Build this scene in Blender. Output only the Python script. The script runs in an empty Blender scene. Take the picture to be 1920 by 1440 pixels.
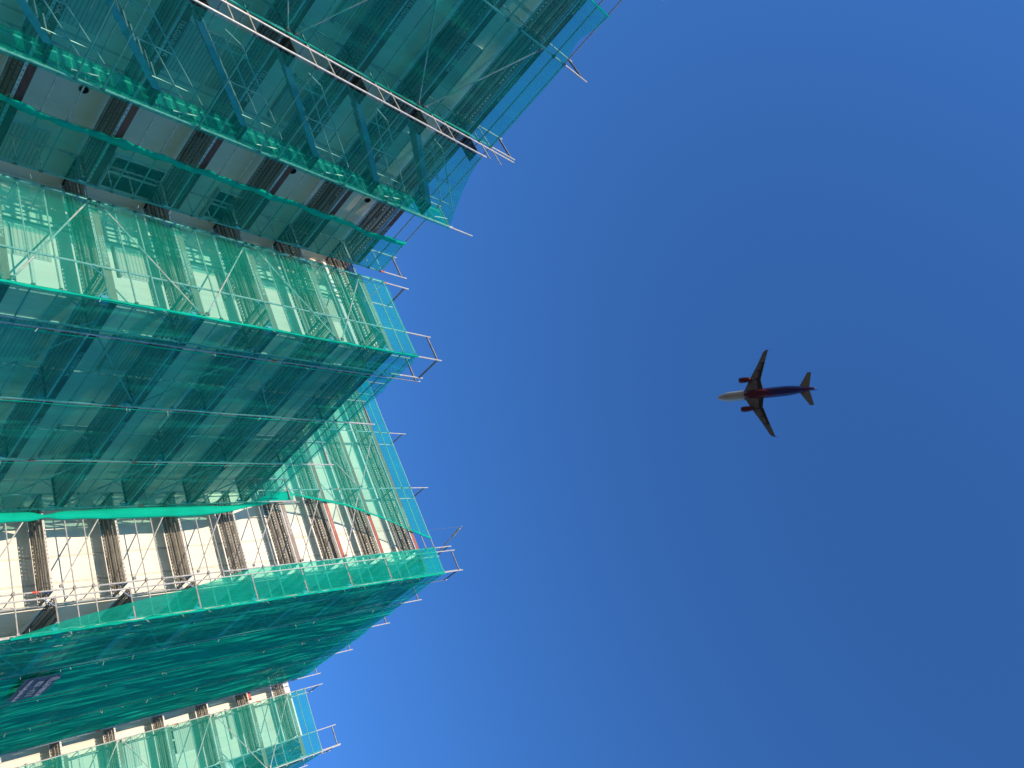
import bpy, math, random
from mathutils import Vector, Matrix, noise
random.seed(7)
CZ = 1.6                      # height of the eye above the ground
scene = bpy.context.scene
C = scene.collection
R_ = math.radians
PI = math.pi

# ------------------------------------------------------------------ materials
MATS = {}
def nodes_of(name):
    m = bpy.data.materials.new(name); m.use_nodes = True
    nt = m.node_tree; nt.nodes.clear()
    out = nt.nodes.new('ShaderNodeOutputMaterial')
    MATS[name] = m
    return m, nt, out
def N(nt, t, **kw):
    n = nt.nodes.new(t)
    for k, v in kw.items():
        if k.startswith('i_'):
            key = k[2:]
            n.inputs[int(key) if key.isdigit() else key].default_value = v
        else: setattr(n, k, v)
    return n
def L(nt, a, b): nt.links.new(a, b)
def M(nt, op, a, b=None, c=None):
    n = nt.nodes.new('ShaderNodeMath'); n.operation = op
    for i, v in enumerate((a, b, c)):
        if v is None: continue
        if isinstance(v, (int, float)): n.inputs[i].default_value = v
        else: nt.links.new(v, n.inputs[i])
    return n.outputs[0]
def noise_fac(nt, vec, scale, detail=3, rough=.55, mapscale=None):
    if mapscale:
        mp = N(nt, 'ShaderNodeMapping'); mp.inputs['Scale'].default_value = mapscale
        L(nt, vec, mp.inputs['Vector']); vec = mp.outputs[0]
    t = N(nt, 'ShaderNodeTexNoise'); t.inputs['Scale'].default_value = scale
    t.inputs['Detail'].default_value = detail; t.inputs['Roughness'].default_value = rough
    L(nt, vec, t.inputs['Vector']); return t.outputs['Fac']
def ramp(nt, fac, stops):
    r = N(nt, 'ShaderNodeValToRGB'); e = r.color_ramp.elements
    while len(e) < len(stops): e.new(.5)
    for el, (p, c) in zip(e, stops):
        el.position = p; el.color = (*c, 1)
    L(nt, fac, r.inputs[0]); return r.outputs[0]
def simple(name, col, rough=.6, metal=0., var=.12, scale=4., bump=0., spec=.4, bscale=30):
    m, nt, out = nodes_of(name)
    tc = N(nt, 'ShaderNodeTexCoord').outputs['Object']
    f = noise_fac(nt, tc, scale, 4)
    lo = tuple(max(0, c*(1-var*1.6)) for c in col); hi = tuple(min(1, c*(1+var)) for c in col)
    c = ramp(nt, f, [(.3, lo), (.7, hi)])
    p = N(nt, 'ShaderNodeBsdfPrincipled', i_Roughness=rough, i_Metallic=metal)
    p.inputs['Specular IOR Level'].default_value = spec
    L(nt, c, p.inputs['Base Color'])
    if bump:
        b = N(nt, 'ShaderNodeBump', i_Strength=bump, i_Distance=.01)
        L(nt, noise_fac(nt, tc, bscale, 3), b.inputs['Height']); L(nt, b.outputs[0], p.inputs['Normal'])
    L(nt, p.outputs[0], out.inputs[0]); return m

simple('galvanised', (.47,.465,.455), .45, .15, .18, 9, spec=.5)
simple('galvanised_shade', (.035,.035,.035), .5, .3, .2, 9)  # near-black copy of the steel, shade of the undersides put into its colour
simple('galvanised_mid', (.24,.24,.235), .5, .1, .2, 9)  # darker copy of the steel, the transoms' backlit shade put into its colour
simple('coupler_steel', (.22,.22,.23), .45, .7, .2, 20)
simple('gusset_sky_tint', (.22,.33,.55), .45, .2, .15, 9)  # blue of the reflected sky put into the steel colour
simple('red_tape', (.75,.10,.06), .5, 0, .1, 5)
simple('paving', (.21,.175,.13), .9, 0, .25, 1.5, .5)
simple('aluminium', (.30,.34,.38), .4, .5, .12, 6)
simple('window_frame_white', (.75,.75,.74), .4)
simple('dark_gap', (.012,.012,.012), .9)
simple('downpipe_grey', (.35,.36,.37), .45)
simple('sill_grey', (.4,.4,.41), .6)
simple('joint_grey', (.38,.36,.33), .8)
simple('roof_bitumen', (.05,.05,.055), .9)
simple('plastic_white', (.78,.79,.80), .35, 0, .1, 3, .4, bscale=8)
simple('letter_white', (.50,.50,.47), .6, 0, .25, 14)
simple('letter_pale_red', (.50,.27,.21), .6, 0, .25, 14)
simple('rope_white', (.7,.7,.68), .7)
simple('mortar_bucket', (.02,.02,.02), .5)

def render_wall(name, tint):
    m, nt, out = nodes_of(name)
    tc = N(nt, 'ShaderNodeTexCoord').outputs['Object']
    big = noise_fac(nt, tc, .45, 5, .6)
    runs = noise_fac(nt, tc, 1., 4, .6, (2.2, 2.2, .16))
    a = M(nt, 'ADD', M(nt, 'MULTIPLY', big, .5), M(nt, 'MULTIPLY', runs, .5))
    c = ramp(nt, a, [(.32, tuple(t*.78 for t in tint)), (.46, tuple(t*.95 for t in tint)), (.55, tint), (.7, tuple(min(.9, t*1.04) for t in tint))])
    # rows of fixing plugs every half metre: small dabs of filler
    sx = N(nt, 'ShaderNodeSeparateXYZ'); L(nt, tc, sx.inputs[0])
    pz = M(nt, 'PINGPONG', sx.outputs[2], .5)
    line = M(nt, 'LESS_THAN', pz, .004)
    mx = N(nt, 'ShaderNodeMixRGB'); mx.blend_type = 'MIX'
    L(nt, M(nt, 'MULTIPLY', line, .10), mx.inputs[0]); L(nt, c, mx.inputs[1]); mx.inputs[2].default_value = (.35,.33,.29,1)
    p = N(nt, 'ShaderNodeBsdfPrincipled', i_Roughness=.85)
    L(nt, mx.outputs[0], p.inputs['Base Color'])
    b = N(nt, 'ShaderNodeBump', i_Strength=.25, i_Distance=.006)
    L(nt, noise_fac(nt, tc, 45, 3), b.inputs['Height']); L(nt, b.outputs[0], p.inputs['Normal'])
    L(nt, p.outputs[0], out.inputs[0]); return m
render_wall('white_render', (.82,.75,.64))

def wood(name, col, dark):
    m, nt, out = nodes_of(name)
    tc = N(nt, 'ShaderNodeTexCoord').outputs['Object']
    oi = N(nt, 'ShaderNodeObjectInfo').outputs['Random']
    f = noise_fac(nt, tc, 3., 5, .65, (1.2, 8, 14))
    f2 = M(nt, 'ADD', f, M(nt, 'MULTIPLY', M(nt, 'SUBTRACT', oi, .5), .22))
    c = ramp(nt, f2, [(.3, dark), (.5, col), (.72, tuple(min(1, x*1.25) for x in col))])
    p = N(nt, 'ShaderNodeBsdfPrincipled', i_Roughness=.75)
    L(nt, c, p.inputs['Base Color']); L(nt, p.outputs[0], out.inputs[0]); return m
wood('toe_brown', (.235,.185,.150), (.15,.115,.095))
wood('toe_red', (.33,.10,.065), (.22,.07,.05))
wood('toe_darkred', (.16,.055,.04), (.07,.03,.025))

def steel_sheet(name, holes=True, slots=False):
    """perforated galvanised plank: rows of oval holes along x, fine perforation between the rows."""
    m, nt, out = nodes_of(name)
    tc = N(nt, 'ShaderNodeTexCoord').outputs['Object']
    oi = N(nt, 'ShaderNodeObjectInfo').outputs['Random']
    s = N(nt, 'ShaderNodeSeparateXYZ'); L(nt, tc, s.inputs[0])
    x = M(nt, 'ADD', s.outputs[0], 10); y = s.outputs[2] if slots else s.outputs[1]
    p = N(nt, 'ShaderNodeBsdfPrincipled', i_Roughness=.5, i_Metallic=.25)
    f = noise_fac(nt, tc, 5, 4, .6, (.6, 4, 4))
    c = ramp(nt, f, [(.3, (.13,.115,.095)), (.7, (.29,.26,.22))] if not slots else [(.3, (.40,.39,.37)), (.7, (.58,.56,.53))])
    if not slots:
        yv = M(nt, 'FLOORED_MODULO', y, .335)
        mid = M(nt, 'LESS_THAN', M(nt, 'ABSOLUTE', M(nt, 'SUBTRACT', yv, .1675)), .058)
        cm = N(nt, 'ShaderNodeMixRGB'); L(nt, mid, cm.inputs[0]); cm.inputs[1].default_value = (.018,.017,.015,1); L(nt, c, cm.inputs[2]); c = cm.outputs[0]  # either side of the middle band the channel shade is painted near black
    L(nt, c, p.inputs['Base Color'])
    if slots:
        dx = M(nt, 'DIVIDE', M(nt, 'SUBTRACT', M(nt, 'FLOORED_MODULO', x, .125), .0625), .020)
        dz = M(nt, 'DIVIDE', M(nt, 'ADD', y, .030), .014)
        ov = M(nt, 'LESS_THAN', M(nt, 'ADD', M(nt, 'MULTIPLY', dx, dx), M(nt, 'MULTIPLY', dz, dz)), 1.)
        sg = M(nt, 'LESS_THAN', M(nt, 'FLOORED_MODULO', M(nt, 'ADD', x, M(nt, 'MULTIPLY', oi, 3)), 1.5), 1.1)
        mask = M(nt, 'MULTIPLY', ov, sg)
    else:
        pl = M(nt, 'FLOOR', M(nt, 'DIVIDE', y, .335))
        yy = M(nt, 'FLOORED_MODULO', y, .335)
        wn = N(nt, 'ShaderNodeTexWhiteNoise'); wn.noise_dimensions = '2D'
        cb = N(nt, 'ShaderNodeCombineXYZ'); L(nt, pl, cb.inputs[0]); L(nt, M(nt, 'MULTIPLY', oi, 31), cb.inputs[1])
        L(nt, cb.outputs[0], wn.inputs['Vector']); r = wn.outputs['Value']
        off = M(nt, 'MULTIPLY', r, 3.)
        masks = None
        for k, cy in enumerate((.055, .28)):
            dx = M(nt, 'DIVIDE', M(nt, 'SUBTRACT', M(nt, 'FLOORED_MODULO', x, .11), .055), .030)
            dy = M(nt, 'DIVIDE', M(nt, 'SUBTRACT', yy, cy), .019)
            ov = M(nt, 'LESS_THAN', M(nt, 'ADD', M(nt, 'MULTIPLY', dx, dx), M(nt, 'MULTIPLY', dy, dy)), 1.)
            sg = M(nt, 'LESS_THAN', M(nt, 'FLOORED_MODULO', M(nt, 'ADD', x, off), 1.25), .92)
            on = M(nt, 'GREATER_THAN', r, .28 if k == 0 else .5)
            mk = M(nt, 'MULTIPLY', M(nt, 'MULTIPLY', ov, sg), on)
            masks = mk if masks is None else M(nt, 'MAXIMUM', masks, mk)
        # fine perforation in two strips
        fx = M(nt, 'SUBTRACT', M(nt, 'FLOORED_MODULO', x, .026), .013)
        fy = M(nt, 'SUBTRACT', M(nt, 'FLOORED_MODULO', y, .026), .013)
        fd = M(nt, 'LESS_THAN', M(nt, 'ADD', M(nt, 'MULTIPLY', fx, fx), M(nt, 'MULTIPLY', fy, fy)), .0075**2)
        band = M(nt, 'LESS_THAN', M(nt, 'ABSOLUTE', M(nt, 'SUBTRACT', M(nt, 'PINGPONG', M(nt, 'SUBTRACT', yy, .1675), .1), .05)), .034)
        mask = M(nt, 'MAXIMUM', masks, M(nt, 'MULTIPLY', fd, band))
    tr = N(nt, 'ShaderNodeBsdfTransparent')
    mx = N(nt, 'ShaderNodeMixShader'); L(nt, mask, mx.inputs[0]); L(nt, p.outputs[0], mx.inputs[1]); L(nt, tr.outputs[0], mx.inputs[2])
    L(nt, mx.outputs[0], out.inputs[0]); return m
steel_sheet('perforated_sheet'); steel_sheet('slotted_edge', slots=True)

def netting(name, alpha, col, tl=.55, streak=.16, fine=.4, tint=(.50,.95,.88), bs=.5, bd=.02):
    """green debris netting: woven fabric that lets part of the light through."""
    m, nt, out = nodes_of(name)
    tc = N(nt, 'ShaderNodeTexCoord').outputs['Object']
    f1 = noise_fac(nt, tc, 1., 5, .62, (9, 9, .8))
    f2 = noise_fac(nt, tc, 1., 4, .6, (.8, .8, .55))
    f3 = noise_fac(nt, tc, 1., 3, .6, (30, 30, 2.))
    a = M(nt, 'ADD', alpha, M(nt, 'MULTIPLY', M(nt, 'SUBTRACT', f1, .5), streak*2))
    a = M(nt, 'ADD', a, M(nt, 'MULTIPLY', M(nt, 'SUBTRACT', f2, .5), streak*1.6))
    a = M(nt, 'ADD', a, M(nt, 'MULTIPLY', M(nt, 'SUBTRACT', f3, .5), streak*fine))
    # seams of the net lengths every 2.57 m of height
    s = N(nt, 'ShaderNodeSeparateXYZ'); L(nt, tc, s.inputs[0])
    seam = M(nt, 'LESS_THAN', M(nt, 'FLOORED_MODULO', M(nt, 'ADD', s.outputs[2], 100.9), 2.57), .028)
    a = M(nt, 'ADD', a, M(nt, 'MULTIPLY', seam, .22))
    a = M(nt, 'MINIMUM', M(nt, 'MAXIMUM', a, .06), .985)
    c = ramp(nt, f2, [(.3, tuple(x*.86 for x in col)), (.7, tuple(min(1, x*1.1) for x in col))])
    d = N(nt, 'ShaderNodeBsdfDiffuse'); t = N(nt, 'ShaderNodeBsdfTranslucent'); tr = N(nt, 'ShaderNodeBsdfTransparent'); tr.inputs[0].default_value = (*tint, 1)
    L(nt, c, d.inputs[0]); L(nt, c, t.inputs[0])
    b = N(nt, 'ShaderNodeBump', i_Strength=bs, i_Distance=bd)
    L(nt, f1, b.inputs['Height']); L(nt, b.outputs[0], d.inputs['Normal']); L(nt, b.outputs[0], t.inputs['Normal'])
    mx = N(nt, 'ShaderNodeMixShader'); mx.inputs[0].default_value = tl; L(nt, d.outputs[0], mx.inputs[1]); L(nt, t.outputs[0], mx.inputs[2])
    m2 = N(nt, 'ShaderNodeMixShader'); L(nt, a, m2.inputs[0]); L(nt, tr.outputs[0], m2.inputs[1]); L(nt, mx.outputs[0], m2.inputs[2])
    L(nt, m2.outputs[0], out.inputs[0]); return m
TEAL = (.008,.66,.49)
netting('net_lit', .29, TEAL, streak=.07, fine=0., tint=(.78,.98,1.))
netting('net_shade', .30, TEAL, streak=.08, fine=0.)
netting('net_side', .50, TEAL, streak=.14, fine=.5, bs=.9, bd=.06)
netting('net_mid', .36, TEAL, streak=.07, fine=.4, bs=.9, bd=.05)
netting('net_dense', .83, (.008,.63,.44), streak=.10, fine=.8, bs=1., bd=.09)
netting('net_bunch', .84, (.010,.66,.50), .5, .34)

def shutter_mat():
    m, nt, out = nodes_of('shutter_slats')
    tc = N(nt, 'ShaderNodeTexCoord').outputs['Object']
    s = N(nt, 'ShaderNodeSeparateXYZ'); L(nt, tc, s.inputs[0])
    w = M(nt, 'PINGPONG', s.outputs[2], .045)
    c = ramp(nt, M(nt, 'DIVIDE', w, .045), [(.0, (.24,.23,.20)), (.28, (.52,.50,.43)), (1, (.60,.57,.49))])
    p = N(nt, 'ShaderNodeBsdfPrincipled', i_Roughness=.5); L(nt, c, p.inputs['Base Color'])
    b = N(nt, 'ShaderNodeBump', i_Strength=.8, i_Distance=.02); L(nt, w, b.inputs['Height']); L(nt, b.outputs[0], p.inputs['Normal'])
    L(nt, p.outputs[0], out.inputs[0])
shutter_mat()
def glass_mat():
    m, nt, out = nodes_of('window_glass')
    p = N(nt, 'ShaderNodeBsdfPrincipled', i_Roughness=.06); p.inputs['Base Color'].default_value = (.02,.025,.03,1)
    p.inputs['Specular IOR Level'].default_value = .8
    L(nt, p.outputs[0], out.inputs[0])
glass_mat()

def fuselage_mat():
    m, nt, out = nodes_of('fuselage_paint')
    tc = N(nt, 'ShaderNodeTexCoord').outputs['Object']
    s = N(nt, 'ShaderNodeSeparateXYZ'); L(nt, tc, s.inputs[0])
    # x runs from the nose (0) to the tail (37.6); the colour edges lean with height
    x = M(nt, 'ADD', s.outputs[0], M(nt, 'MULTIPLY', s.outputs[2], .45))
    x = M(nt, 'DIVIDE', x, 37.6)
    c = ramp(nt, x, [(0, (.42,.40,.35)), (.285, (.40,.38,.33)), (.29, (.062,.003,.014)), (.50, (.085,.004,.028)), (.60, (.012,.007,.095)), (.86, (.009,.007,.08)), (.93, (.03,.006,.05)), (1, (.05,.01,.04))])
    p = N(nt, 'ShaderNodeBsdfPrincipled', i_Roughness=.3); L(nt, c, p.inputs['Base Color'])
    L(nt, p.outputs[0], out.inputs[0])
fuselage_mat()
simple('engine_magenta', (.085,.004,.014), .35, 0, .1)
simple('wing_grey', (.15,.148,.135), .5, 0, .18, .6)
simple('wing_flap_grey', (.03,.028,.024), .5, 0, .18, .6)
simple('tailplane_grey', (.19,.18,.15), .5, 0, .12, .6)
simple('fin_purple', (.02,.008,.12), .4)
simple('panel_dark', (.02,.02,.022), .5)
def banner_mat():
    m, nt, out = nodes_of('banner_cloth')
    tc = N(nt, 'ShaderNodeTexCoord').outputs['Object']
    f = noise_fac(nt, tc, 3, 4, .6)
    c = ramp(nt, f, [(.3, (.030,.040,.075)), (.7, (.065,.075,.12))])
    d = N(nt, 'ShaderNodeBsdfPrincipled', i_Roughness=.6); L(nt, c, d.inputs['Base Color'])
    L(nt, d.outputs[0], out.inputs[0])
banner_mat()

# ------------------------------------------------------------------ mesh helpers
class MB:
    def __init__(s): s.v = []; s.f = []; s.m = []; s.slots = []
    def slot(s, mat):
        if mat not in s.slots: s.slots.append(mat)
        return s.slots.index(mat)
    def box(s, a, b, mat=None):
        i = len(s.v); k = s.slot(mat)
        (x0,y0,z0),(x1,y1,z1) = a, b
        s.v += [(x0,y0,z0),(x1,y0,z0),(x1,y1,z0),(x0,y1,z0),(x0,y0,z1),(x1,y0,z1),(x1,y1,z1),(x0,y1,z1)]
        for q in ((0,3,2,1),(4,5,6,7),(0,1,5,4),(1,2,6,5),(2,3,7,6),(3,0,4,7)):
            s.f.append(tuple(i+j for j in q)); s.m.append(k)
    def quad(s, pts, mat=None):
        i = len(s.v); s.v += [tuple(p) for p in pts]; s.f.append(tuple(range(i, i+len(pts)))); s.m.append(s.slot(mat))
    def tube(s, pts, r, mat=None, n=8, cap=True):
        k = s.slot(mat); pts = [Vector(p) for p in pts]; rs = r if isinstance(r, (list, tuple)) else [r]*len(pts)
        rings = []
        up = None
        for j, p in enumerate(pts):
            d = (pts[min(j+1, len(pts)-1)] - pts[max(j-1, 0)]).normalized()
            if up is None:
                up = Vector((0,0,1)) if abs(d.z) < .9 else Vector((1,0,0))
            u = (up - d*up.dot(d)).normalized(); w = d.cross(u); up = u
            i = len(s.v)
            for a in range(n):
                t = 2*PI*a/n; s.v.append(tuple(p + (u*math.cos(t) + w*math.sin(t))*rs[j]))
            rings.append(i)
        for a, b in zip(rings, rings[1:]):
            for q in range(n):
                q2 = (q+1) % n; s.f.append((a+q, a+q2, b+q2, b+q)); s.m.append(k)
        if cap:
            s.f.append(tuple(rings[0]+q for q in reversed(range(n)))); s.m.append(k)
            s.f.append(tuple(rings[-1]+q for q in range(n))); s.m.append(k)
    def mesh(s, name, smooth=False):
        me = bpy.data.meshes.new(name); me.from_pydata(s.v, [], s.f)
        for mt in s.slots: me.materials.append(MATS[mt] if mt else None)
        me.polygons.foreach_set('material_index', s.m)
        if smooth: me.polygons.foreach_set('use_smooth', [True]*len(s.f))
        me.update(); return me
    def build(s, name, parent=None, loc=(0,0,0), rz=0., smooth=False):
        return link(name, s.mesh(name, smooth), parent, loc, rz)
def link(name, me, parent=None, loc=(0,0,0), rz=0.):
    o = bpy.data.objects.new(name, me); C.objects.link(o)
    o.location = loc; o.rotation_euler = (0, 0, rz)
    if parent: o.parent = parent
    return o
def tag(o, label=None, cat=None, group=None, kind=None):
    if label: o['label'] = label
    if cat: o['category'] = cat
    if group: o['group'] = group
    if kind: o['kind'] = kind
    return o
def empty(name, loc, rz=0.):
    o = bpy.data.objects.new(name, None); C.objects.link(o); o.location = loc; o.rotation_euler = (0, 0, rz)
    o.empty_display_size = .3; return o

TEXTS = {}
def text_mesh(txt, size, mat):
    key = (txt, size, mat)
    if key in TEXTS: return TEXTS[key]
    cu = bpy.data.curves.new('lettering', 'FONT'); cu.body = txt; cu.size = size; cu.extrude = .001; cu.offset = size*.012
    cu.align_x = 'CENTER'; cu.align_y = 'CENTER'; cu.space_character = 1.05; cu.resolution_u = 2
    o = bpy.data.objects.new('tmp', cu); C.objects.link(o)
    dg = bpy.context.evaluated_depsgraph_get(); dg.update()
    me = bpy.data.meshes.new_from_object(o.evaluated_get(dg))
    bpy.data.objects.remove(o); bpy.data.curves.remove(cu)
    me.name = 'lettering'; me.materials.clear(); me.materials.append(MATS[mat])
    me.transform(Matrix.Rotation(PI/2, 4, 'X'))          # stands upright in the x-z plane, facing -y
    TEXTS[key] = me; return me

# ------------------------------------------------------------------ ground
g = MB(); g.box((-4000,-4000,-.5), (4000,4000,0), 'paving')
tag(g.build('ground'), kind='structure')

# ------------------------------------------------------------------ buildings
def wall_prism(pts, z0, z1, name, parent):
    m = MB(); n = len(pts)
    for i in range(n):
        a, b = pts[i], pts[(i+1) % n]
        m.quad([(*a,z0),(*b,z0),(*b,z1),(*a,z1)], 'white_render')
    m.quad([(*p, z1) for p in pts], 'roof_bitumen')
    m.quad([(*p, z0) for p in reversed(pts)], 'white_render')
    return m.build(name, parent)
def window(parent, ox, oy, rz, s, z, w, h, shut):
    """frame of the wall: local x along it, -y outwards."""
    c, sn = math.cos(rz), math.sin(rz)
    loc = (ox + c*s, oy + sn*s, z)
    m = MB(); f = .06
    m.box((-w/2,-.03,0), (w/2,.02,f), 'window_frame_white'); m.box((-w/2,-.03,h-f), (w/2,.02,h), 'window_frame_white')
    m.box((-w/2,-.03,f), (-w/2+f,.02,h-f), 'window_frame_white'); m.box((w/2-f,-.03,f), (w/2,.02,h-f), 'window_frame_white')
    m.box((-.03,-.028,f), (.03,.02,h-f), 'window_frame_white')
    win = m.build('window', parent, loc, rz)
    g = MB(); g.box((-w/2+f,-.012,f), (w/2-f,.0,h-f), 'window_glass'); g.build('pane', win)
    if shut > .05:
        q = MB(); q.box((-w/2+.02,-.045,h-h*shut), (w/2-.02,-.032,h-.002), 'shutter_slats'); q.build('shutter', win)
    q = MB(); q.box((-w/2-.05,-.12,-.05), (w/2+.05,-.001,-.002), 'sill_grey'); q.build('sill', win)
    return win
WA = CZ + 15.35; WB = CZ + 23.1
bA = empty('apartment_building', (12.92,12.71,0))
tag(bA, 'lower white rendered apartment block behind the upper left scaffolding, stepping out at one corner', 'building')
def inv(p): return (p[0]-12.92, p[1]-12.71)
wall_prism([inv(p) for p in ((-9.6,16.30),(12.92,16.30),(12.92,12.71),(22.14,12.71),(22.14,30),(-9.6,30))], 0, WA, 'wall', bA)
m = MB()
for x, y, dx, dy in ((12.92,14.72,-1,0),(8.85,16.30,0,-1),(2.6,16.30,0,-1),(17.2,12.71,0,-1)):
    x -= 12.92; y -= 12.71
    if dx: m.box((x-.004,y-.022,0), (x+.01,y-.006,WA-.1), 'joint_grey'); m.box((x-.004,y+.012,0), (x+.01,y+.03,WA-.1), 'joint_grey')
    else: m.box((x-.022,y-.004,0), (x-.006,y+.01,WA-.1), 'joint_grey'); m.box((x+.012,y-.004,0), (x+.03,y+.01,WA-.1), 'joint_grey')
m.build('expansion_joint', bA)
rs = random.Random(3)
for k in range(6):
    z = CZ - .92 + 2.76*k
    if z < .6: z = .7
    if k: window(bA, 0, 0, -PI/2, -1.32, z, .95, 1.25, (1, .85, 1, 1, 1, .9)[k])           # on the lit return
    for X, w in ((11.95, 1.1), (8.0, 1.3), (4.9, 1.5), (1.1, 1.5), (-3.2, 1.5)):
        window(bA, X-12.92, 3.57, 0, 0, z-.3, w, 1.35, rs.choice((0, .3, .6)) if X == 11.95 else 1)
    for X, w in ((14.7, 1.5), (18.9, 1.5)):
        window(bA, X-12.92, 0, 0, 0, z+.35, w, 1.3, 1)
m = MB()
m.tube([(.09-12.92+9.55, 3.57-.08, 0), (.09-12.92+9.55, 3.57-.08, WA-.15)], .045, 'downpipe_grey', 10); m.build('downpipe', bA)

for k in range(6):
    z = CZ + .33 + 2.76*k
    m = MB(); m.tube([(0,0,0),(0,-.03,0)], .105, 'galvanised_mid', 18); m.tube([(0,-.03,0),(0,-.04,0)], .09, 'dark_gap', 18); m.build('vent', bA, (10.0-12.92, 16.30-12.71, z))
bB = empty('apartment_building', (22.14,9.05,0))
tag(bB, 'taller white apartment block at the lower left, sunlit above and below its dark netted side', 'building')
def invb(p): return (p[0]-22.14, p[1]-9.05)
wall_prism([invb(p) for p in ((22.145,9.05),(33.80,9.05),(33.80,5.42),(48,5.42),(48,30),(22.145,30))], 0, WB, 'wall', bB)
m = MB()
for (X, Y, dx) in ((22.14,10.66,1),(22.14,9.80,1),(22.14,13.9,1),(33.80,7.9,1),(26.2,9.05,0),(30.6,9.05,0)):
    x, y = X-22.14, Y-9.05
    for o in (-.02, .02):
        if dx: m.box((x-.004,y+o-.006,0), (x+.01,y+o+.006,WB-.1), 'joint_grey')
        else: m.box((x+o-.006,y-.004,0), (x+o+.006,y+.01,WB-.1), 'joint_grey')
m.build('expansion_joint', bB)
for k in range(8):
    z = CZ + .25 + 2.75*k
    window(bB, 11.67, 0, -PI/2, 2.1, z, 1.3, 1.4, (1, 1, .85, 1, 1, 1, .9, 1)[k])
    for X in (24.6, 28.2, 31.8):
        window(bB, X-22.14, 0, 0, 0, z, 1.5, 1.4, rs.choice((0, .4, 1)))

# ------------------------------------------------------------------ scaffolds
LA = [CZ + .4 + 2*k for k in range(8)]           # deck levels on the lower block
LB = [CZ + .10 + 2*k for k in range(12)]         # deck levels on the taller block
DW = .98                                          # depth between the two rows of standards
CACHE = {}
def deck_mesh(L_):
    key = ('deck', round(L_, 2))
    if key in CACHE: return CACHE[key]
    m = MB(); w = .32
    for p in range(3):
        y0 = p*.335 + .004
        prof = [(0,-.062),(0,-.002),(.04,0),(.078,0),(.088,-.026),(.232,-.026),(.242,0),(.28,0),(w,-.002),(w,-.062)]
        for i, ((ya,za),(yb,zb)) in enumerate(zip(prof, prof[1:])):
            edge = i in (0, len(prof)-2)
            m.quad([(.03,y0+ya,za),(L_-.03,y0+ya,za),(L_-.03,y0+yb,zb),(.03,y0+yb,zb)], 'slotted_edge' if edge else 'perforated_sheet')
        m.box((.012,y0+.002,-.060), (.03,y0+w-.002,-.004), 'galvanised_shade'); m.box((L_-.03,y0+.002,-.060), (L_-.012,y0+w-.002,-.004), 'galvanised_shade')
        # inward lips, near black with the shade of the plank's channels put in
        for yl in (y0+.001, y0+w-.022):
            m.quad([(.03,yl,-.0625),(.03,yl+.021,-.0625),(L_-.03,yl+.021,-.0625),(L_-.03,yl,-.0625)], 'galvanised_shade')
    CACHE[key] = m.mesh('deck'); return CACHE[key]
def toe_mesh(L_, mat):
    key = ('toe', round(L_, 2), mat)
    if key in CACHE: return CACHE[key]
    m = MB(); m.box((.03,0,0), (L_-.03,.022,.15), mat)
    for x in (.0, L_-.045): m.box((x,-.003,.01), (x+.045,.027,.13), 'galvanised')
    CACHE[key] = m.mesh('toe_board'); return CACHE[key]
def rail_mesh(L_):
    key = ('rail', round(L_, 2))
    if key in CACHE: return CACHE[key]
    m = MB(); m.tube([(.03,0,0),(L_-.03,0,0)], .0195, 'galvanised', 7)
    for x in (.0, L_-.05): m.box((x,-.03,-.035), (x+.05,.012,.035), 'coupler_steel')
    CACHE[key] = m.mesh('guard_rail', False); return CACHE[key]
def std_mesh(h):
    key = ('std', round(h, 2))
    if key in CACHE: return CACHE[key]
    m = MB(); m.tube([(0,0,0),(0,0,h)], .0255, 'galvanised', 9)
    z = 2.
    m.box((-.075,-.075,0), (.075,.075,.01), 'galvanised_shade')
    CACHE[key] = m.mesh('standard'); return CACHE[key]
def trans_mesh(gusset):
    key = ('trans', gusset)
    if key in CACHE: return CACHE[key]
    m = MB(); m.box((-.022,.024,-.055), (.022,DW-.024,-.012), 'galvanised_mid')
    if gusset:
        m.tube([(0,.02,-.30),(0,.26,-.055)], .014, 'gusset_sky_tint', 6); m.tube([(0,DW-.02,-.30),(0,DW-.26,-.055)], .014, 'gusset_sky_tint', 6)
        m.box((-.016,.024,-.20), (.016,.11,-.056), 'gusset_sky_tint')
    CACHE[key] = m.mesh('transom'); return CACHE[key]
def brace_mesh(a, b, r=.021):
    m = MB(); m.tube([a, b], r, 'galvanised', 7)
    d = (Vector(b)-Vector(a)).normalized()
    for p, s in ((Vector(a), 1), (Vector(b), -1)):
        q = p + d*.06*s; m.box((q.x-.04,q.y-.028,q.z-.04), (q.x+.04,q.y+.028,q.z+.04), 'coupler_steel')
    return m
def uframe_mesh():
    if 'u' in CACHE: return CACHE['u']
    pts = [(0,0,1.0)]
    D, r = DW-.13, .13
    for t in range(0, 5): a = PI/2 - t*PI/8; pts.append((0, D-r+r*math.cos(a), 1.0-r+r*math.sin(a)))
    for t in range(0, 5): a = -t*PI/8; pts.append((0, D-r+r*math.cos(a), .5+r+r*math.sin(a)))
    pts.append((0,0,.5))
    m = MB(); m.tube(pts, .0165, 'galvanised', 7); CACHE['u'] = m.mesh('end_guard', True); return CACHE['u']
def band_mesh():
    if 'band' in CACHE: return CACHE['band']
    m = MB(); m.tube([(0,0,0),(0,0,.16)], .0272, 'red_tape', 9); CACHE['band'] = m.mesh('marking_band'); return CACHE['band']

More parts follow.
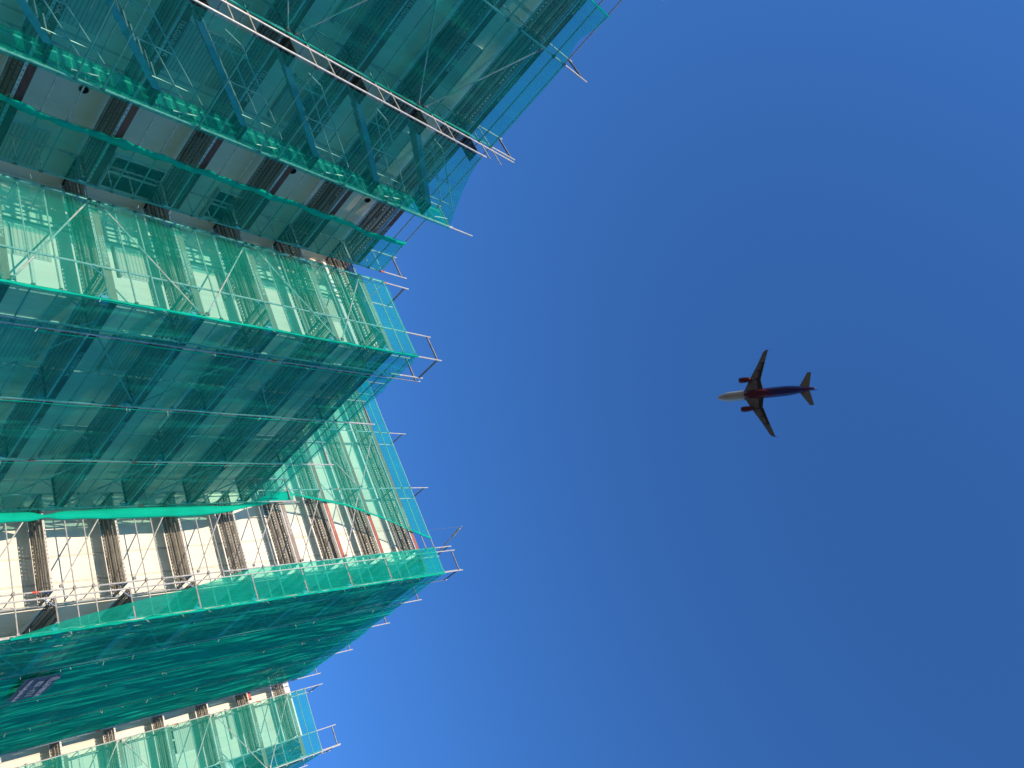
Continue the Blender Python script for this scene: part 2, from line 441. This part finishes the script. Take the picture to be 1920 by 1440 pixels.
def scaffold(label, ox, oy, rz, st, levels, top, toe, deck_from=0, zlow=None, ext0=0, ext1=0, rails=True,
             uends=(), braces=(), text=True, txtmat='letter_white', zbase=None, text_p=.8, toe_ext1=0, seed=1, rail_from=0, low_bay=None, notext=(), inner=False):
    """local x along the facade from station to station, local y towards the wall."""
    rnd = random.Random(seed)
    root = empty('scaffold', (ox, oy, 0), rz); tag(root, label, 'scaffold', 'scaffold runs in front of the apartment blocks')
    n = len(st)
    for i, s in enumerate(st):
        zb = (zbase[i] if zbase else 0)
        for y in (0, DW):
            tz = top + (rnd.uniform(-.04, .05))
            link('standard', std_mesh(tz - zb), root, (s, y, zb))
        zl = [z for z in levels if z > zb + .3]
        for z in zl + [top - .16]:
            link('transom', trans_mesh(z != top-.16), root, (s, 0, z - (.012 if z != top-.16 else 0)))
        for q in range(2):
            zz = rnd.choice(zl) + rnd.uniform(.2, 1.5)
            link('marking_band', band_mesh(), root, (s, 0, zz))
    for b in range(n-1):
        a0, a1 = st[b], st[b+1]; Lb = a1 - a0
        zb = max(zbase[b], zbase[b+1]) if zbase else 0
        for k, z in enumerate(levels):
            if z < zb: continue
            d0 = a0 - (ext0 if b == 0 else 0); d1 = a1 + (ext1 if b == n-2 else 0)
            if low_bay is not None and z < low_bay[1] and b < low_bay[0]: continue
            if d1 - d0 > .2: link('deck', deck_mesh(d1-d0), root, (d0, .035, z))
            tm = toe(k, b) if callable(toe) else toe
            if rails and b >= rail_from:
                for h in (.5, 1.0): link('guard_rail', rail_mesh(Lb), root, (a0, .040 if inner else -.034, z+h))
            if tm is None: continue
            tb = link('toe_board', toe_mesh(Lb, tm), root, (a0, .032, z+.003))
            if text and tm != 'slotted_edge' and tm != 'galvanised' and Lb > 2.2 and (b not in notext or k == len(levels)-1) and rnd.random() < text_p:
                lm = 'letter_pale_red' if tm == 'toe_red' and rnd.random() < .7 else txtmat
                t = link('lettering', text_mesh('TELGENBROK', .148, lm), tb, (Lb/2 - .1 + rnd.uniform(-.1,.1), -.0035, .073))
    for (b, k0, k1, mode) in braces:
        for k in range(k0, k1):
            za = levels[k] + .12; zb2 = (levels[k+1] if k+1 < len(levels) else top-.2) - .02
            flip = (k % 2 == 0) if mode == 'zig' else mode
            by = .09 if inner else -.062
            A, B = (st[b]+.03, by, za), (st[b+1]-.03, by, zb2)
            if flip: A, B = (st[b+1]-.03, by, za), (st[b]+.03, by, zb2)
            brace_mesh(A, B).build('diagonal_brace', root)
    for s, k0, k1 in uends:
        for k in range(k0, k1): link('end_guard', uframe_mesh(), root, (s, 0, levels[k]))
    return root

TA = CZ + 16.6; TB = CZ + 24.24
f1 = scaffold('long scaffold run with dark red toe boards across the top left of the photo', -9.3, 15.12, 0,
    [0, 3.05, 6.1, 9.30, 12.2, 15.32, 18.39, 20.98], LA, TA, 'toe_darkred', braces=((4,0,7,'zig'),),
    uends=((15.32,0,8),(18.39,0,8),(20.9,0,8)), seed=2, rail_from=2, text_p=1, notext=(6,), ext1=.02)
f2 = scaffold('narrow sunlit scaffold bay with brown toe boards, facing right between the two upper dark runs', 11.76, 14.68, -PI/2,
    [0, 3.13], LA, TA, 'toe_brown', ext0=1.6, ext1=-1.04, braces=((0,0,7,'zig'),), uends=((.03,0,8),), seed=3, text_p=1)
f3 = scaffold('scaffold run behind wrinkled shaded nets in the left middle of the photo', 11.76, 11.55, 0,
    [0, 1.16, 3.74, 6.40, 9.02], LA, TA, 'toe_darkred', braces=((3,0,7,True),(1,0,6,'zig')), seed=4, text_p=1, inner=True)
def toeB(k, b):
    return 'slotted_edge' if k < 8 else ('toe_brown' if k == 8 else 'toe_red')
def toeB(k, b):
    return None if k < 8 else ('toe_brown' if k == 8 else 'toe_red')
f4 = scaffold('sunlit scaffold with open bays, steel toe boards low down and red ones near its top', 21.0, 21.3, -PI/2,
    [0, 3.03, 6.1, 9.14, 12.21, 13.37], LB, TB, toeB, ext1=-1.04, braces=((3,0,10,True),(2,8,11,'zig')), uends=((12.24,0,12),),
    zbase=[WA+.0, WA+.0, WA+.0, 0, 0, 0], seed=5, text_p=.8)
f5 = scaffold('scaffold run behind the long opaque green net sheets in the lower left', 20.94, 7.88, 0,
    [0, 3.0, 5.53, 8.63, 11.66], LB, TB, 'galvanised', braces=((0,0,10,'zig'),(2,0,11,True)), uends=((0.03,0,12),(11.6,0,12)), seed=6, text_p=.8, inner=True)
f6 = scaffold('short sunlit scaffold bay with brown toe boards at the bottom edge of the photo', 32.64, 7.34, -PI/2,
    [0, 3.05], LB, TB, 'toe_brown', ext0=1.5, ext1=-1.04, braces=((0,0,11,'zig'),), uends=((.03,0,12),), seed=7, text_p=1)
f7 = scaffold('scaffold run just turning the corner below the bottom sunlit bay', 32.64, 4.25, 0,
    [0, 3.07, 6.14], LB, TB, 'toe_brown', braces=((0,0,11,'zig'),), seed=8)

# loose tube on top of the sunlit scaffold, with its rope
root = empty('scaffold_tube', (21.6, 9.15, CZ+24.0)); tag(root, 'loose slanted scaffold tube roped above the top of the sunlit scaffold', 'tube')
m = MB(); m.tube([(0,0,0),(-1.62,.39,.2)], .028, 'galvanised', 8); m.tube([(-1.0,.24,.12),(-1.5,.36,.19)], .05, 'galvanised', 8); m.build('tube', root)
m = MB(); m.tube([(-1.55,.40,.2),(-.6,.85,.1),(.4,1.3,.15)], .006, 'rope_white', 4); m.build('rope', root)

# stair tower standing out in front of the first run
root = empty('stair_tower', (6.02, 14.26, 0)); tag(root, 'scaffold stair tower with steel flights behind green net at the top left', 'stairs')
W = 2.58; D = .84
for x in (0, W):
    link('standard', std_mesh(CZ + (14.7 if x == 0 else 16.6)), root, (x, 0, 0))
    link('standard', std_mesh(CZ + 16.4 if x == 0 else CZ + 15.4), root, (x, .64, 0))
for k, z in enumerate(LA):
    for x in (0, W):
        m = MB(); m.tube([(x,.02,z-.03),(x,D-.02,z-.03)], .02, 'galvanised_shade', 7); m.build('transom', root)
        for h in (.5, 1.0):
            m = MB(); m.tube([(x,.02,z+h),(x,D-.02,z+h)], .017, 'galvanised', 7); m.build('end_guard', root)
        if x == 0: link('end_guard', uframe_mesh(), root, (0, .02, z))
    if k < 7: link('guard_rail', rail_mesh(W), root, (0, -.03, z+1.0))
    if k % 2 == 0: link('guard_rail', rail_mesh(W), root, (0, -.03, z+.5))
    # landings at head and foot of the flight, with gaps so that light falls between the planks
    for y in (.06, .34, .60):
        m = MB(); m.box((W-.42, y, z-.05), (W-.02, y+.20, z-.002), 'perforated_sheet'); m.build('landing_plank', root)
    m = MB(); m.box((.02, .06, z-.05), (.36, .80, z-.002), 'perforated_sheet'); m.build('landing', root)
    z0 = (LA[k-1] if k else .1)
    m = MB()
    x0, x1 = .36, W-.42
    for y in (.10, .74):
        m.quad([(x0,y,z0-.12),(x1,y,z-.17),(x1,y,z+.02),(x0,y,z0+.07)], 'aluminium')
        m.quad([(x0,y+.035,z0-.12),(x0,y+.035,z0+.07),(x1,y+.035,z+.02),(x1,y+.035,z-.17)], 'aluminium')
        m.quad([(x0,y,z0-.12),(x0,y+.035,z0-.12),(x1,y+.035,z-.17),(x1,y,z-.17)], 'aluminium')
        m.quad([(x0,y,z0+.07),(x1,y,z+.02),(x1,y+.035,z+.02),(x0,y+.035,z0+.07)], 'aluminium')
    for t in range(9):
        u = (t+.5)/9; xx = x0+(x1-x0)*u; zz = z0+(z-z0)*u-.04
        m.box((xx-.10,.136,zz-.03), (xx+.10,.738,zz), 'aluminium')
    fl = m.build('stair_flight', root)
    m = MB()
    m.tube([(x0-.1,.06,z0+.45),(x0+.05,.06,z0+.9),(x1-.1,.06,z+.85),(x1+.2,.06,z+.9),(x1+.3,.06,z+.4)], .016, 'galvanised', 6)
    m.tube([(x0+.02,.06,z0+.48),(x1-.05,.06,z+.42)], .014, 'galvanised', 6)
    for u in (.15,.5,.85):
        xx = x0+(x1-x0)*u; zz = z0+(z-z0)*u; m.tube([(xx,.06,zz),(xx,.06,zz+.88)], .014, 'galvanised', 6)
    m.build('handrail', fl)

# ------------------------------------------------------------------ nets
def smooth(a, b, t):
    t = max(0, min(1, (t-a)/(b-a))); return t*t*(3-2*t)
def net(label, ox, oy, rz, s0, s1, z0, z1, mat, off=.07, amp=.05, hems=(), seed=0, ds=.09, dz=.22, name='safety_net', sag=0., ztop=None, fu=3.4, fz=.35, hf=.35, belly=False, holes=()):
    """s0, s1 may be functions of height; hems: (which, width)."""
    F0 = s0 if callable(s0) else (lambda z: s0); F1 = s1 if callable(s1) else (lambda z: s1)
    wmax = max(F1(z0+(z1-z0)*i/20)-F0(z0+(z1-z0)*i/20) for i in range(21))
    nu = max(2, int(wmax/ds)); nz = int((z1-z0)/dz)
    v = []; f = []
    def pos(u, t):
        z = z0 + (z1-z0)*t
        a, b = F0(z), F1(z)
        s = a + (b-a)*u
        if ztop: z = z0 + (ztop(s)-z0)*t
        p = Vector((s*fu + seed*13.7, z*fz, seed*3.1))
        q = Vector((s*fu*.28 + seed*5.1, z*fz*.9, seed*1.7+9))
        r = Vector((s*fu*2.6 + seed*2.1 + z*.35, z*fz*1.6, seed+4))
        edge = min(1, min(u, 1-u)*8) *.85 + .15
        d = amp*edge*(noise.noise(p)*.9 + noise.noise(q)*1.5 + noise.noise(r)*hf)
        # the cloth is tied at every guard rail and blows a little between the ties
        d += sag*math.sin(PI*u)*(.6+.4*noise.noise(Vector((0, z*.4, seed))))
        o_ = .030 + (off-.030)*math.sin(PI*u) if belly else off
        d = max(d*(min(1, min(u, 1-u)*5)*.9+.1) if belly else d, (.004 if belly else .078) - o_) if .04 < u < .96 else d*.1
        ss = s + .02*noise.noise(Vector((seed, z*1.3, 2.)))*(1 if u in (0, 1) else 0)
        return (ss, -o_ - d, z)
    for j in range(nz+1):
        for i in range(nu+1): v.append(pos(i/nu, j/nz))
    for j in range(nz):
        for i in range(nu):
            a = j*(nu+1)+i
            zc = v[a][2]; sc = v[a][0]
            if any(abs(sc-h[0]) < h[2] and abs(zc-h[1]) < h[3] for h in holes): continue
            f.append((a, a+1, a+nu+2, a+nu+1))
    me = bpy.data.meshes.new(name); me.from_pydata(v, [], f); me.materials.append(MATS[mat])
    me.polygons.foreach_set('use_smooth', [True]*len(f)); me.update()
    # origin at the foot of the sheet
    sc = (F0(z0)+F1(z0))/2
    me.transform(Matrix.Translation((-sc, off, -z0)))
    c, sn = math.cos(rz), math.sin(rz)
    o = link(name, me, None, (ox + c*sc + sn*off, oy + sn*sc - c*off, z0), rz)
    tag(o, label, 'safety net', 'green safety nets hung on the scaffolds')
    for which, w, wmode in hems:
        hm = MB(); k = hm.slot('net_bunch'); rr = random.Random(seed+5)
        nzh = int((z1-z0)/.14); NP = 7; pts = []
        for j in range(nzh+1):
            t = j/nzh; z = z0+(z1-z0)*t
            s = {'l': F0(z), 'r': F1(z)}[which]
            if ztop: z = z0+(ztop(s)-z0)*t
            base = w*(.62+.38*noise.noise(Vector((z*wmode, seed, 1.))) + .22*noise.noise(Vector((z*wmode*4, seed, 5.))))
            base = max(.02, base)
            row = []
            for q in range(NP):
                a = 2*PI*q/NP + .5*noise.noise(Vector((q*3.1, z*1.5, seed)))
                rad = base*.5*(.8+1.1*noise.noise(Vector((q*1.9, z*3.2, seed+8))))
                row.append((s-sc+rad*math.cos(a)*(1.) + (w*.3 if which == 'l' else -w*.3), -.03+rad*.42*math.sin(a) + .02*noise.noise(Vector((z, 4, seed))), z-z0))
            pts.append(row)
        i0 = 0
        for row in pts: hm.v += row
        for j in range(nzh):
            for q in range(NP):
                q2 = (q+1) % NP; hm.f.append((j*NP+q, j*NP+q2, (j+1)*NP+q2, (j+1)*NP+q)); hm.m.append(k)
        hm.build('bunched_hem', o, smooth=True)
    tr = random.Random(seed+77)
    tm = MB()
    for q in range(int((z1-z0)/1.0)):
        z = z0+.5+q*1.0+tr.uniform(-.2,.2)
        for s, sg in ((F0(z), -1), (F1(z), 1)):
            if tr.random() < .55 or not (z < z1-.2): continue
            a = Vector((s-sc, -.03, z-z0)); tm.tube([a, a+Vector((sg*tr.uniform(.05,.12), -tr.uniform(.03,.10), tr.uniform(-.06,.06)))], .0055, 'rope_white', 4)
    if tm.v and not ztop: tag(tm.build('cable_ties', o), kind='stuff')
    return o
def lerp(tab):
    def fn(z):
        z -= CZ
        if z <= tab[0][0]: return tab[0][1]
        for (a, x), (b, y) in zip(tab, tab[1:]):
            if z <= b: return x+(y-x)*(z-a)/(b-a)
        return tab[-1][1]
    return fn
Z0 = .35
topA = CZ+15.42; topB = CZ+23.08
# first run (local s = X)
net('dark green net across the top left, from the stair tower to the photo\'s top edge', 0, 15.12, 0, 1.21, 6.0, Z0, topA, 'net_shade', seed=1, amp=.05, ds=.1,
    ztop=lambda s: topA - .25*math.exp(-((s-2.2)/.5)**2), hems=(('r', .05, .8), ('l', .10, .8)))
net('green net over the face of the stair tower', 0, 14.26, 0, 6.04, 8.60, Z0, CZ+15.4, 'net_shade', seed=2, off=.14, amp=.02,
    ztop=lambda s: CZ+14.45+ 1.0*((s-6.0)/2.6)**1.5)
net('bright green backlit net closing the lower flank of the stair tower', 8.63, 15.12, -PI/2, .0, .88, Z0, CZ+15.45, 'net_shade', seed=3, off=.0, amp=.03, hems=(('r', .04, .8),))
net('green net with a wavy bunched edge inside the first inner corner', 0, 15.12, 0,
    lambda z: 9.98+.02*math.sin(z*.9)+.09*smooth(0,1,noise.noise(Vector((z*.8,0,3)))+.5) + .012*(z-CZ), 11.66, Z0, topA-.05, 'net_shade', seed=4, amp=.06, hems=(('l', .30, 1.3),))
# sunlit return
net('pale green sunlit net over the narrow upper bay', 11.76, 14.68, -PI/2, .02, 3.27, Z0, topA, 'net_lit', seed=5, amp=.03, off=.09, hems=(('r', .11, .7),))
# shaded run in the middle
for i, (a, b, lab, hw) in enumerate(((11.67,12.895,'narrow bright net sheet at the upper corner of the middle run', .10), (12.955,15.475,'second net sheet of the middle shaded run, below the narrow corner sheet', .07),
        (15.535,18.135,'third net sheet of the middle shaded run, below a bunched bright hem', .04), (18.195,20.86,'fourth and lowest net sheet of the middle run, above the open bays', .04))):
    net(lab, 0, 11.55, 0, a, b, Z0, topA, 'net_mid', seed=10+i, off=.035, belly=True, amp=.055, ds=.045, fz=.42, hf=.7, hems=((('l', hw, .8),) if i == 0 else (('l', hw, .9),)), sag=(.16 if i == 0 else .03))
# bright bundle where the net is gathered beside the open bays
b1 = MB(); NP = 9
k = b1.slot('net_bunch'); rows = 130
for j in range(rows+1):
    z = Z0 + (CZ+16.6-Z0)*j/rows; w = .17+.05*noise.noise(Vector((z*.35, 1, 2)))+.02*noise.noise(Vector((z*2, 5, 2)))
    knot = math.exp(-((z-CZ-8.1)/.22)**2) + math.exp(-((z-CZ-14.5)/.5)**2)*.5; w *= (1-.6*knot)
    cy = .08*smooth(13.5, 16.5, z-CZ)*6
    for q in range(NP):
        a = 2*PI*q/NP; rad = w*(1+.35*noise.noise(Vector((q*2.3, z*.6, 3))))
        b1.v.append((-.03+rad*.4*math.cos(a), cy+rad*math.sin(a), z-Z0))
for j in range(rows):
    for q in range(NP): b1.f.append((j*NP+q, j*NP+(q+1)%NP, (j+1)*NP+(q+1)%NP, (j+1)*NP+q)); b1.m.append(k)
tag(b1.build('safety_net', None, (20.92, 11.36, Z0), smooth=True), 'thick bright bundle of gathered green net beside the open sunlit bays', 'safety net', 'green safety nets hung on the scaffolds')
# upper sunlit wall: the net's free lower edge sags across the open bays. local s = 21.3 - Y
edgeF4 = lerp([(14.3,21.3-11.37),(15.5,21.3-11.66),(16.7,21.3-11.86),(19.1,21.3-11.3),(20.8,21.3-10.6),(22.9,21.3-9.55),(23.3,21.3-9.4)])
net('large pale green sunlit net high up, its free edge sagging in a curve', 21.0, 21.3, -PI/2, -.2, edgeF4, CZ+15.5, topB, 'net_lit', seed=20, amp=.04, hems=(('r', .16, .8),))
# corner net: wraps from the sunlit side
edgeC = lerp([(6.8,21.3-7.84),(8.2,21.3-8.14),(10.1,21.3-8.42),(11.7,21.3-8.6),(13.0,21.3-8.85),(14.1,21.3-9.04),(23,21.3-9.1)])
net('green net wrapped round the outer corner below the open sunlit bays', 21.0, 21.3, -PI/2, edgeC, 21.3-7.80, CZ+6.9, topB, 'net_side', seed=21, amp=.035, ds=.06, off=.08, hems=(('r', .13, .5),))
for i, (a, b, lab) in enumerate(((20.93,23.915,'topmost opaque net sheet of the lower shaded run, the banner hangs below it'), (23.975,26.445,'opaque net sheet behind the dark banner'),
        (26.505,29.545,'opaque net sheet two below the banner\'s sheet, with a long seam'), (29.605,32.34,'lowest opaque net sheet, ending above the bottom sunlit bay'))):
    if i == 2: lab = 'opaque net sheet next below the one with the banner'
    net(lab, 0, 7.88, 0, a, b, Z0, topB, 'net_dense' if i else 'net_side', seed=30+i, off=.03, belly=True, amp=.06, ds=.04, dz=.16, fz=.5, fu=3.6, hf=.9, hems=((('l', .05, .8),) if i < 1 else (('l', .035, 1.2),)), sag=.02)
net('pale green sunlit net over the bottom bay', 32.64, 7.34, -PI/2, .03, 3.08, Z0, topB, 'net_lit', seed=40, amp=.03, hems=(('r', .03, .7),))
net('green net turning the corner under the bottom sunlit bay', 0, 4.25, 0, 32.62, 38.6, Z0, topB, 'net_side', seed=41, amp=.06, ds=.12)

# ------------------------------------------------------------------ banner
bw, bh = 1.75, .98
root = empty('banner', (24.80, 7.70, CZ+8.18)); tag(root, 'dark blue banner with white lettering hung on the green net', 'banner')
me = bpy.data.meshes.new('cloth'); v = []; f = []
for j in range(11):
    for i in range(19):
        x = -bw/2+bw*i/18; z = bh*j/10
        v.append((x, -.03*noise.noise(Vector((x*2, z*2.2, 3))) - .012*noise.noise(Vector((x*7, z*3, 1))), z))
for j in range(10):
    for i in range(18): a = j*19+i; f.append((a, a+1, a+20, a+19))
me.from_pydata(v, [], f); me.materials.append(MATS['banner_cloth'])
me.polygons.foreach_set('use_smooth', [True]*len(f))
cl = link('cloth', me, root)
for txt, size, z in (('TELGENBROK', .245, .74), ('053 - 4 2 1', .25, .46), ('www.telgenbrok.nl', .20, .17)):
    link('lettering', text_mesh(txt, size, 'letter_white'), cl, (-.02, -.048, z))
link('lettering', text_mesh('(T)', .16, 'letter_white'), cl, (-.62, -.048, .89))

# a white sheet of plastic bundled on a deck of the bottom bay
m = MB(); k = m.slot('plastic_white'); n1, n2 = 14, 10
for j in range(n1+1):
    th = PI*j/n1
    for i in range(n2):
        ph = 2*PI*i/n2; r = 1+.28*noise.noise(Vector((math.cos(ph)*1.5, math.sin(ph)*1.5, th*1.4)))
        m.v.append((.32*math.sin(th)*math.cos(ph)*r, .42*math.sin(th)*math.sin(ph)*r, .30+.30*math.cos(th)*r))
for j in range(n1):
    for i in range(n2): m.f.append((j*n2+i, (j+1)*n2+i, (j+1)*n2+(i+1)%n2, j*n2+(i+1)%n2)); m.m.append(k)
tag(m.build('plastic_sack', None, (33.05, 4.95, LB[9]+.02), smooth=True), 'white plastic sack lying on a deck of the bottom sunlit bay', 'sack')
# cable reel on a deck end
m = MB(); m.tube([(0,-.16,.17),(0,.16,.17)], .09, 'mortar_bucket', 14)
for y in (-.16, .14): m.tube([(0,y,.17),(0,y+.02,.17)], .17, 'mortar_bucket', 18)
m.tube([(0,-.13,.17),(0,.13,.17)], .125, 'red_tape', 14)
tag(m.build('cable_reel', None, (33.0, 7.75, LB[10]+.0)), 'black and red cable reel on a deck between the lowest nets', 'reel')

# ------------------------------------------------------------------ aeroplane
H = 276.
def lathe(m, prof, cx, cy, mat, n=20, zs=None, axis='x'):
    k = m.slot(mat); rings = []
    for x, r, dz in prof:
        i = len(m.v); rings.append(i)
        for a in range(n):
            t = 2*PI*a/n; m.v.append((x, cy+r*math.cos(t), cx+dz+r*math.sin(t)))
    for a, b in zip(rings, rings[1:]):
        for q in range(n):
            q2 = (q+1) % n; m.f.append((a+q, b+q, b+q2, a+q2)); m.m.append(k)
    m.f.append(tuple(rings[0]+q for q in range(n))); m.m.append(k)
    m.f.append(tuple(rings[-1]+q for q in reversed(range(n)))); m.m.append(k)
def airfoil(m, secs, mat):
    """secs: (lex, y, z, chord, thickness, vertical?)"""
    k = m.slot(mat); P = [(0,0),(.03,.35),(.12,.75),(.3,1),(.6,.75),(1,.04),(1,-.04),(.6,-.45),(.3,-.62),(.12,-.5),(.03,-.28)]
    rings = []
    for lx, y, z, c, t, vert in secs:
        i = len(m.v); rings.append(i)
        for u, w in P:
            h = w*t*c*.5
            m.v.append((lx+u*c, y + (h if vert else 0), z + (0 if vert else h)))
    n = len(P)
    for a, b in zip(rings, rings[1:]):
        for q in range(n): m.f.append((a+q, b+q, b+(q+1)%n, a+(q+1)%n)); m.m.append(k)
    m.f.append(tuple(rings[0]+q for q in range(n))); m.m.append(k); m.f.append(tuple(rings[-1]+q for q in range(n))); m.m.append(k)
ab_n, ab_t = (.2871,.3081), (.16845,.24158)
nose = Vector((ab_n[0]*H, ab_n[1]*H, CZ+H)); tail = Vector((ab_t[0]*H, ab_t[1]*H, CZ+H))
d = tail-nose; sc = d.length/37.57
pr = empty('airplane', nose, math.atan2(d.y, d.x)); pr.scale = (sc,)*3
tag(pr, 'twin engine jet airliner with white nose, magenta middle and purple tail, seen from below', 'airplane')
m = MB()
prof = [(0,.03,-.5),(.12,.28,-.48),(.45,.62,-.42),(1.0,.98,-.33),(1.8,1.33,-.22),(2.8,1.62,-.12),(4.2,1.86,-.04),(5.6,1.96,0),(8,1.975,0),(14,1.975,0),(20,1.975,0),(25,1.975,0),(27.5,1.9,.07),(30,1.66,.28),(32.5,1.28,.60),(34.5,.90,.90),(36.3,.52,1.15),(37.3,.28,1.28),(37.57,.12,1.3)]
lathe(m, prof, 0, 0, 'fuselage_paint', 28); fu = m.build('fuselage', pr, smooth=True)
m = MB(); lathe(m, [(10.6,.3,-1.0),(11.6,1.3,-.85),(13.5,1.75,-.75),(18.5,1.75,-.75),(20.5,1.2,-.9),(22,.4,-1.2)], 0, 0, 'engine_magenta', 20); m.build('belly_fairing', pr, smooth=True)
for sy in (-1, 1):
    m = MB()
    airfoil(m, [(11.4,sy*1.3,-1.15,7.6,.12,0),(13.4,sy*5.2,-.75,4.75,.11,0),(16.0,sy*6.6+0*sy,-.60,0,.1,0)][:2] + [(17.2,sy*11.6,-.1,2.75,.10,0),(19.6,sy*16.2,.45,1.75,.09,0),(20.35,sy*16.9,.6,1.25,.08,0)], 'wing_grey')
    wg = m.build('wing', pr)
    m = MB(); airfoil(m, [(20.4,sy*16.9,.62,1.15,.06,0),(21.1,sy*17.15,1.2,.75,.06,0),(21.9,sy*17.25,2.1,.45,.05,0)], 'engine_magenta'); m.build('winglet', wg)
    m = MB()
    airfoil(m, [(17.0,sy*1.9,-1.32,1.75,.10,0),(16.75,sy*5.6,-.95,1.25,.10,0)], 'wing_flap_grey'); airfoil(m, [(16.85,sy*5.7,-.93,1.2,.10,0),(19.35,sy*12.2,-.18,.75,.10,0)], 'wing_flap_grey')
    m.build('flap', wg)
    for yy, xx, zz in ((5.9,16.0,-1.15),(9.0,17.3,-.75),(12.0,18.4,-.4)):
        m = MB(); lathe(m, [(xx-.6,.03,zz),(xx,.17,zz),(xx+1.2,.19,zz-.05),(xx+2.1,.03,zz-.1)], 0, sy*yy, 'wing_flap_grey', 8); m.build('flap_fairing', wg)
    m = MB(); lathe(m, [(10.15,.86,-1.95),(10.3,1.03,-1.95),(11.2,1.13,-1.95),(12.4,1.12,-1.95),(13.6,.95,-1.93),(14.6,.70,-1.90),(14.7,.55,-1.9)], 0, sy*5.75, 'engine_magenta', 20)
    lathe(m, [(14.6,.5,-1.9),(15.3,.28,-1.88),(15.8,.06,-1.86)], 0, sy*5.75, 'panel_dark', 14)
    en = m.build('engine', pr, smooth=True)
    m = MB(); lathe(m, [(10.13,.84,-1.95),(10.14,.05,-1.95)], 0, sy*5.75, 'panel_dark', 20); m.build('intake', en)
    m = MB(); airfoil(m, [(11.6,sy*5.75,-1.0,4.3,.07,1),(12.6,sy*5.75,-.62,3.4,.07,1)], 'wing_grey'); m.build('pylon', en)
    m = MB(); airfoil(m, [(31.5,sy*.5,.75,4.1,.10,0),(35.1,sy*6.25,1.25,1.5,.09,0)], 'tailplane_grey'); m.build('tailplane', pr)
m = MB(); airfoil(m, [(29.3,0,1.6,5.6,.10,1),(35.0,0,7.3,2.2,.10,1)], 'fin_purple'); m.build('fin', pr)
m = MB()
for sy in (-1, 1): m.box((3.6,sy*.28-.05,-1.92), (5.4,sy*.28+.05,-1.84), 'panel_dark')
m.box((4.3,-.1,-1.97), (4.7,.1,-1.86), 'window_frame_white'); m.build('gear_door_glint', fu)  # white block between the dark doors stands for a glint
m = MB()
for z in (.45,):
    for sy in (-1, 1):
        for i in range(38):
            if 0 < i: m.box((6+i*.72-.11,sy*1.925-.02,z-.17), (6+i*.72+.11,sy*1.925+.02,z+.17), 'panel_dark')
m.build('cabin_windows', fu)

# ------------------------------------------------------------------ light, sky, camera
SUN = Vector((-.962, -.055, .265)).normalized()
el = math.asin(SUN.z); rot = math.atan2(SUN.x, SUN.y)
w = bpy.data.worlds.new('World'); scene.world = w; w.use_nodes = True
nt = w.node_tree; bg = nt.nodes['Background']
sky = nt.nodes.new('ShaderNodeTexSky'); sky.sky_type = 'NISHITA'; sky.sun_disc = False
sky.sun_elevation = el; sky.sun_rotation = rot; sky.altitude = 0; sky.air_density = 1.0; sky.dust_density = 0.; sky.ozone_density = 9.
nt.links.new(sky.outputs[0], bg.inputs[0]); bg.inputs[1].default_value = .15
ld = bpy.data.lights.new('sun', 'SUN'); ld.energy = 3.0; ld.angle = R_(.53); ld.color = (1, .825, .61)
lo = bpy.data.objects.new('sun', ld); C.objects.link(lo); lo.rotation_euler = SUN.to_track_quat('Z', 'Y').to_euler(); lo.location = (-60, 0, 40)

Mx = ((-.67047599,.58372118,.45796454),(-.40785062,-.80560599,.42971718),(.619774,.10133393,.77821052))
cd = bpy.data.cameras.new('camera'); cam = bpy.data.objects.new('camera', cd); C.objects.link(cam)
cm = Matrix([[Mx[i][0], -Mx[i][1], -Mx[i][2], 0] for i in range(3)] + [[0,0,0,1]])
cam.matrix_world = Matrix.Translation((0,0,CZ)) @ cm
cd.sensor_width = 36; cd.lens = 36*1332/1920; cd.clip_start = .1; cd.clip_end = 12000
scene.camera = cam
scene.render.resolution_x = 1024; scene.render.resolution_y = 768
scene.render.engine = 'CYCLES'
scene.cycles.transparent_max_bounces = 32; scene.cycles.max_bounces = 8
vs = scene.view_settings
vs.view_transform = 'Standard'; vs.look = 'None'; vs.gamma = 1; vs.exposure = .91; vs.use_curve_mapping = False
